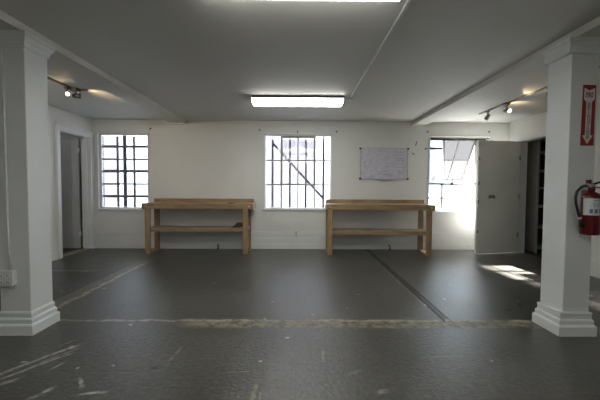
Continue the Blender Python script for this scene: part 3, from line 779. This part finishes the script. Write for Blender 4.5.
# ------------------------------------------------------------------ ceiling lights
def wrap_light(y, lab):
    r = tag(empty('fluorescent_light', (0.0, y, H)), lab, 'ceiling light', 'wraparound fluorescent ceiling lights')
    x0, x1, hd = -0.645, 0.655, 0.155
    bm = BM(); box(bm, x0 + 0.001, x1 - 0.001, -hd - 0.004, hd + 0.004, -0.0215, 0.0, 0.002); obj('housing', bm, M['fixture'], r)
    prof = [(-hd, -0.022), (-hd, -0.05), (-hd + 0.012, -0.072), (-hd + 0.04, -0.084), (hd - 0.04, -0.084), (hd - 0.012, -0.072), (hd, -0.05), (hd, -0.022)]
    bm = BM()
    a = [bm.verts.new((x0 + 0.02, p, q)) for p, q in prof]; b_ = [bm.verts.new((x1 - 0.02, p, q)) for p, q in prof]
    for k_ in range(len(prof) - 1):
        f = bm.faces.new((a[k_], a[k_ + 1], b_[k_ + 1], b_[k_])); f.smooth = True
    obj('diffuser', bm, M['tube'], r)
    for xa, xb in ((x0, x0 + 0.019), (x1 - 0.019, x1)):
        bm = BM(); pts = [(p * 1.02, q * 1.03) for p, q in prof]
        f0 = [bm.verts.new((xa, p, q)) for p, q in pts]; f1 = [bm.verts.new((xb, p, q)) for p, q in pts]
        bm.faces.new(f0); bm.faces.new(f1[::-1])
        for k_ in range(len(pts)): bm.faces.new((f0[k_], f0[(k_ + 1) % len(pts)], f1[(k_ + 1) % len(pts)], f1[k_]))
        obj('end_cap', bm, M['fixture'], r)
    bm = BM(); box(bm, x0 + 0.02, x1 - 0.02, -hd - 0.008, -hd - 0.001, -0.036, -0.002, 0.002); box(bm, x0 + 0.02, x1 - 0.02, hd + 0.001, hd + 0.008, -0.036, -0.002, 0.002)
    obj('rim', bm, M['bronze'], r)
    return r
wrap_light(4.775, 'lit fluorescent ceiling light in front of the middle window')
wrap_light(2.01, 'lit fluorescent ceiling light cut by the top edge of the view')
wrap_light(-0.55, 'unseen fluorescent ceiling light added just behind the viewer')  # added out of view to light the pillar fronts and foreground
wrap_light(-2.3, 'unseen fluorescent ceiling light added farthest behind the viewer')  # second added fixture, unseen, for more light from behind
bm = BM(); box(bm, -0.011, 0.011, YF, 4.72, -0.016, 0.0, 0.003); box(bm, -0.07, 0.011, 4.70, 4.722, -0.016, 0.0, 0.003); box(bm, -0.03, 0.03, 4.70, 4.78, -0.03, 0, 0.004)
tag(obj('conduit', bm, M['plastic'], loc=(0.742, 0, H - 0.0005)), 'white cable conduit along the ceiling between the two lights', 'conduit')

# track lights
def head(root, x, y, z0, aim, mat, lit, hl=0.075):
    """cup-shaped spot hanging from the track, aimed along a direction"""
    aim = Vector(aim).normalized()
    p = Vector((x, y, z0 - 0.085))
    bm = BM(); tube(bm, [(x, y, z0), (x, y, z0 - 0.05)], 0.009, 8); tube(bm, [(x, y, z0 - 0.05), p], 0.013, 8); box(bm, x - 0.018, x + 0.018, y - 0.03, y + 0.03, z0 - 0.022, z0, 0.003)
    hd_ = obj('spot_head', bm, M[mat], root)
    q = aim.to_track_quat('Z', 'Y').to_matrix().to_4x4()
    bm = BM(); lathe(bm, [(0.0, -0.045), (0.020, -0.043), (0.027, -0.02), (0.032, 0.02), (0.036, 0.052), (0.030, 0.053), (0.025, 0.02), (0, 0.015)], 20, Matrix.Translation(p) @ q)
    obj('shade', bm, M[mat], hd_)
    bm = BM(); lathe(bm, [(0, 0.022), (0.022, 0.024), (0.024, 0.030), (0.014, 0.038), (0, 0.041)], 16, Matrix.Translation(p) @ q)
    obj('bulb', bm, M['lamp'] if lit else M['metal'], hd_)
    return root.matrix_basis @ (p + aim * 0.09)
def spot(name, loc, aim, power, size=80, blend=0.6, col=(1.0, 0.76, 0.45)):
    l = bpy.data.lights.new(name, 'SPOT'); l.energy = power; l.color = col; l.spot_size = math.radians(size); l.spot_blend = blend; l.shadow_soft_size = 0.03
    o = bpy.data.objects.new(name, l); COL.objects.link(o); o.location = loc
    o.rotation_euler = Vector(aim).to_track_quat('-Z', 'Y').to_euler()
tl = tag(empty('track_light', (-2.88, 4.1, H)), 'dark ceiling track with two lit spots behind the left pillar, plus an unseen added one', 'track light', 'ceiling track lights')
bm = BM(); box(bm, -0.018, 0.018, -1.3, 0.30, -0.02, 0, 0.003); box(bm, 0.0, 0.16, 0.29, 0.326, -0.02, 0, 0.003); box(bm, -0.03, 0.07, 0.21, 0.30, -0.032, -0.0, 0.004); obj('track', bm, M['bronze'], tl)
A1 = (0.72, -0.66, -0.12); A2 = (0.9, 0.5, 0.1)
h1 = head(tl, -0.01, 0.16, -0.02, A1, 'bronze', True); h2 = head(tl, 0.05, 0.245, -0.02, A2, 'bronze', True)
spot('spot_beam', h2, (0.50, 0.86, 0.02), 3.0, 120, 1.0); spot('spot_beam', h2, (0.32, 0.9, -0.35), 8.0, 95, 1.0, (1.0, 0.82, 0.60))
h5 = head(tl, -0.01, -0.85, -0.02, (-0.35, 0.85, -0.5), 'bronze', True); spot('spot_beam', h5, (-0.30, 0.9, -0.42), 22.0, 110, 1.0, (1.0, 0.95, 0.88))  # head and beam added out of view to brighten the left bay
side = bpy.data.lights.new('side_room_fill', 'POINT'); side.energy = 3.0; side.color = (0.95, 0.97, 1.0); side.shadow_soft_size = 0.12  # fill light added to lift the left door leaf; no fitting there
so2 = bpy.data.objects.new('side_room_fill', side); COL.objects.link(so2); so2.location = (-5.2, 4.75, 2.2)
spot('spot_beam', h1, (-0.1, -0.95, 0.12), 1.0, 110, 1.0)
tr = tag(empty('track_light', (3.075, 4.8, H)), 'pale ceiling track with three spots beside the right pillar', 'track light', 'ceiling track lights')
bm = BM(); box(bm, -0.018, 0.018, -1.4, 0.84, -0.02, 0, 0.003); box(bm, -0.035, 0.035, 0.08, 0.19, -0.035, 0, 0.004); obj('track', bm, M['track_grey'], tr)
head(tr, -0.01, 0.58, -0.02, (-0.3, 0.5, -0.8), 'track_grey', False)
h3 = head(tr, 0.01, 0.13, -0.03, (0.25, -0.95, -0.25), 'track_grey', True)
h4 = head(tr, 0.0, -0.72, -0.02, (0.2, -0.8, -0.6), 'track_grey', False)
spot('spot_beam', h3, (0.5, 0.5, 0.35), 2.5, 110); spot('spot_beam', (3.03, 4.5, H - 0.07), (0.1, -0.95, 0.15), 2.0, 90)

# ------------------------------------------------------------------ pillar fittings
# left pillar: cable and double outlet
ob = tag(empty('outlet_box', (-2.293, FLf, 0.462)), 'white surface outlet box on the left pillar', 'outlet')
bm = BM(); box(bm, -0.062, 0.052, -0.045, 0.0, -0.058, 0.058, 0.006); obj('box', bm, M['plastic'], ob)
bm = BM(); box(bm, -0.066, 0.056, -0.049, -0.0455, -0.062, 0.062, 0.003); obj('cover_plate', bm, M['plastic'], ob)
for sx in (-0.032, 0.022):
    for z in (-0.026, 0.026):
        bm = BM(); box(bm, sx - 0.016, sx + 0.016, -0.052, -0.0495, z - 0.015, z + 0.015, 0.004)
        s_ = obj('socket', bm, M['plastic'], ob)
        bm = BM(); box(bm, sx - 0.008, sx - 0.005, -0.053, -0.052, z - 0.006, z + 0.006); box(bm, sx + 0.005, sx + 0.008, -0.053, -0.052, z - 0.006, z + 0.006); obj('slot', bm, M['slot'], s_)
bm = BM(); tube(bm, [(-0.012, -0.010, 2.25), (-0.012, -0.010, 1.9), (-0.010, -0.010, 1.2), (-0.006, -0.010, 0.70), (0.005, -0.010, 0.522)], 0.008, 8)
tag(obj('cable', bm, M['plastic'], loc=(-2.283, FLf, 0)), 'white cable running down the left pillar to the outlet box', 'cable')

# right pillar: arrow sign
sg = tag(empty('fire_extinguisher_sign', (2.335, FR, 1.786)), 'red and white arrow sign reading FIRE EXTINGUISHER on the right pillar', 'sign')
sg.rotation_euler = (0, 0.012, 0)
hw, hh = 0.053, 0.241
bm = BM(); box(bm, -hw, hw, -0.004, -0.0005, -hh, hh, 0.001); obj('plate', bm, M['sign_red'], sg)
arrow = [(-0.043, 0.218), (0.0, 0.196), (0.043, 0.218), (0.043, 0.128), (0.022, 0.104), (0.022, -0.160), (0.043, -0.160), (0.0, -0.228), (-0.043, -0.160), (-0.022, -0.160), (-0.022, 0.104), (-0.043, 0.128)]
bm = BM(); prism(bm, arrow, -0.0052, -0.0041); obj('arrow', bm, M['sign_white'], sg)
bm = BM()
up = Matrix.Rotation(PI / 2, 4, 'X')
merge(bm, text_bm('FIRE', 0.050), Matrix.Translation((0, -0.0058, 0.160)) @ up @ Matrix.Diagonal((0.66, 1.12, 1, 1)))
obj('headline_lettering', bm, M['letter_red'], sg)
bm = BM()
for i, ch in enumerate('EXTINGUISHER'):
    merge(bm, text_bm(ch, 0.0305), Matrix.Translation((0, -0.0058, 0.088 - i * 0.0243)) @ up @ Matrix.Diagonal((1.25, 0.92, 1, 1)))
obj('vertical_lettering', bm, M['letter_red'], sg)

# right pillar: extinguisher (local origin at the cylinder foot, pillar face at y = 0.095)
ex = tag(empty('fire_extinguisher', (2.312, FR - 0.085, 0.835)), 'red fire extinguisher with black hose hanging on the right pillar', 'fire extinguisher')
R_ = 0.064
bm = BM(); lathe(bm, [(0, 0.008), (0.046, 0.0), (0.058, 0.002), (R_, 0.014), (R_, 0.288), (0.060, 0.306), (0.050, 0.322), (0.038, 0.333), (0.022, 0.338), (0.022, 0.350), (0, 0.350)], 40)
obj('cylinder', bm, M['red'], ex)
bm = BM()
seg = 24; a0, a1 = -PI * 0.98, -PI * 0.02
rows = []
for z in (0.158, 0.288):
    rows.append([bm.verts.new(((R_ + 0.0012) * math.cos(a0 + (a1 - a0) * k_ / seg), (R_ + 0.0012) * math.sin(a0 + (a1 - a0) * k_ / seg), z)) for k_ in range(seg + 1)])
for k_ in range(seg):
    f = bm.faces.new((rows[0][k_], rows[0][k_ + 1], rows[1][k_ + 1], rows[1][k_])); f.smooth = True
lb = obj('label', bm, M['label_white'], ex)
bm = BM()
def on_cyl(a, z, w_, h_):
    n_ = 4; r_ = R_ + 0.002
    lo = [bm.verts.new((r_ * math.cos(a + w_ * (k_ / n_ - 0.5)), r_ * math.sin(a + w_ * (k_ / n_ - 0.5)), z - h_ / 2)) for k_ in range(n_ + 1)]
    hi = [bm.verts.new((r_ * math.cos(a + w_ * (k_ / n_ - 0.5)), r_ * math.sin(a + w_ * (k_ / n_ - 0.5)), z + h_ / 2)) for k_ in range(n_ + 1)]
    for k_ in range(n_): bm.faces.new((lo[k_], lo[k_ + 1], hi[k_ + 1], hi[k_]))
for a in (-2.25, -1.78, -1.31, -0.84):
    on_cyl(a, 0.190, 0.30, 0.032)
for z, w_ in ((0.226, 1.5), (0.236, 1.6), (0.246, 1.2), (0.262, 1.7), (0.274, 0.9)):
    on_cyl(-1.6, z, w_, 0.0035)
obj('label_print', bm, M['label_ink'], lb)
bm = BM(); tube(bm, [(0, 0, 0.350), (0, 0, 0.385)], [0.020, 0.017], 16); box(bm, -0.022, 0.022, -0.017, 0.017, 0.372, 0.400, 0.004); tube(bm, [(-0.02, -0.004, 0.386), (-0.042, -0.004, 0.386)], 0.010, 12)
obj('valve', bm, M['metal'], ex)
bm = BM(); lathe(bm, [(0, 0), (0.024, 0), (0.024, 0.03), (0.018, 0.036), (0, 0.036)], 18, Matrix.Translation((0, 0, 0.345))); obj('collar', bm, M['red'], ex)
for z0, z1 in ((0.400, 0.428), (0.386, 0.366)):
    bm = BM(); mt = Matrix.Translation((0, 0, z0)) @ Matrix.Rotation(-math.atan2(z1 - z0, 0.10), 4, 'Y')
    box(bm, -0.012, 0.115, -0.010, 0.010, -0.003, 0.003, 0.002, mat=mt); box(bm, -0.012, 0.115, -0.0115, -0.0095, -0.010, 0.003, 0.001, mat=mt)
    obj('lever', bm, M['black'], ex)
bm = BM(); box(bm, -0.040, -0.012, -0.016, 0.012, 0.402, 0.434, 0.005); obj('indicator_cap', bm, M['red'], ex)
bm = BM()
hose = [(-0.040, -0.004, 0.386), (-0.066, -0.010, 0.386), (-0.100, -0.016, 0.372), (-0.132, -0.02, 0.340), (-0.142, -0.022, 0.300), (-0.139, -0.022, 0.250), (-0.124, -0.022, 0.200), (-0.108, -0.020, 0.155), (-0.098, -0.018, 0.135)]
tube(bm, hose, 0.0095, 12); hs = obj('hose', bm, M['black'], ex)
bm = BM(); tube(bm, [(-0.098, -0.018, 0.136), (-0.090, -0.016, 0.105), (-0.084, -0.016, 0.065)], [0.011, 0.013, 0.017], 14); obj('nozzle', bm, M['black'], hs)
bm = BM(); tube(bm, [(-0.101, -0.019, 0.142), (-0.095, -0.017, 0.126)], 0.0125, 14); obj('ferrule', bm, M['metal'], hs)
bm = BM(); box(bm, -0.02, 0.02, 0.072, 0.0845, 0.10, 0.37, 0.002); box(bm, -0.016, 0.016, 0.012, 0.0845, 0.352, 0.362, 0.002); obj('wall_bracket', bm, M['metal'], ex)
bm = BM(); box(bm, 0.024, 0.082, -0.078, -0.0765, 0.240, 0.322, 0.0005, mat=Matrix.Translation((0, 0, 0)) @ Matrix.Rotation(0.0, 4, 'Z')); tube(bm, [(0.053, -0.077, 0.318), (0.030, -0.03, 0.372), (0.02, -0.018, 0.385)], 0.0015, 6)
obj('inspection_tag', bm, M['paper'], ex)

# ------------------------------------------------------------------ outside
bm = BM(); box(bm, -14, 14, D + WT, 30, -0.25, -0.15)
tag(obj('ground_outside', bm, M['pavement']), 'pale concrete alley outside the windows', 'ground', kind='structure')
nb = tag(empty('building', (-5.0, 9.4, -0.15)), 'pale pink brick building across the alley, behind the windows', 'building')
bm = BM(); box(bm, -9.0, 7.14, 0, 3.0, 0.0, 6.2); obj('facade', bm, M['outside_wall'], nb)
bm = BM(); box(bm, -9.05, 7.15, -0.06, 3.05, 6.2, 6.4, 0.01); obj('parapet', bm, M['pale_block'], nb)

# ------------------------------------------------------------------ light
w = bpy.data.worlds.new('daylight'); SC.world = w; w.use_nodes = True
bg = w.node_tree.nodes['Background']; bg.inputs[0].default_value = (0.70, 0.86, 1.0, 1); bg.inputs[1].default_value = 5.2
sun = bpy.data.lights.new('sun', 'SUN'); sun.energy = 110.0; sun.angle = math.radians(1.5); sun.color = (1.0, 0.95, 0.88)
so = bpy.data.objects.new('sun', sun); COL.objects.link(so)
so.rotation_euler = Vector((0.10, -1.0, -0.57)).to_track_quat('-Z', 'Y').to_euler()

# ------------------------------------------------------------------ camera
cam = bpy.data.cameras.new('camera'); cam.sensor_width = 36; cam.lens = 333.40 / 600 * 36; cam.clip_start = 0.05
co = bpy.data.objects.new('camera', cam); COL.objects.link(co)
p, y, r = 0.0396, 0.010, 0.0058
f = Vector((math.sin(y) * math.cos(p), math.cos(y) * math.cos(p), -math.sin(p)))
rt = Vector((math.cos(y), -math.sin(y), 0)); upv = rt.cross(f)
X = math.cos(r) * rt + math.sin(r) * upv; Y = -math.sin(r) * rt + math.cos(r) * upv; Z = -f
co.matrix_world = Matrix(((X.x, Y.x, Z.x, 0), (X.y, Y.y, Z.y, 0), (X.z, Y.z, Z.z, 1.2), (0, 0, 0, 1)))
SC.camera = co

vs = SC.view_settings
vs.view_transform = 'Standard'; vs.look = 'None'; vs.gamma = 1.0; vs.exposure = 0.75; vs.use_curve_mapping = False
SC.cycles.max_bounces = 10; SC.cycles.diffuse_bounces = 6; SC.cycles.transparent_max_bounces = 12
SC.cycles.sample_clamp_indirect = 4.0
SC.cycles.use_denoising = True
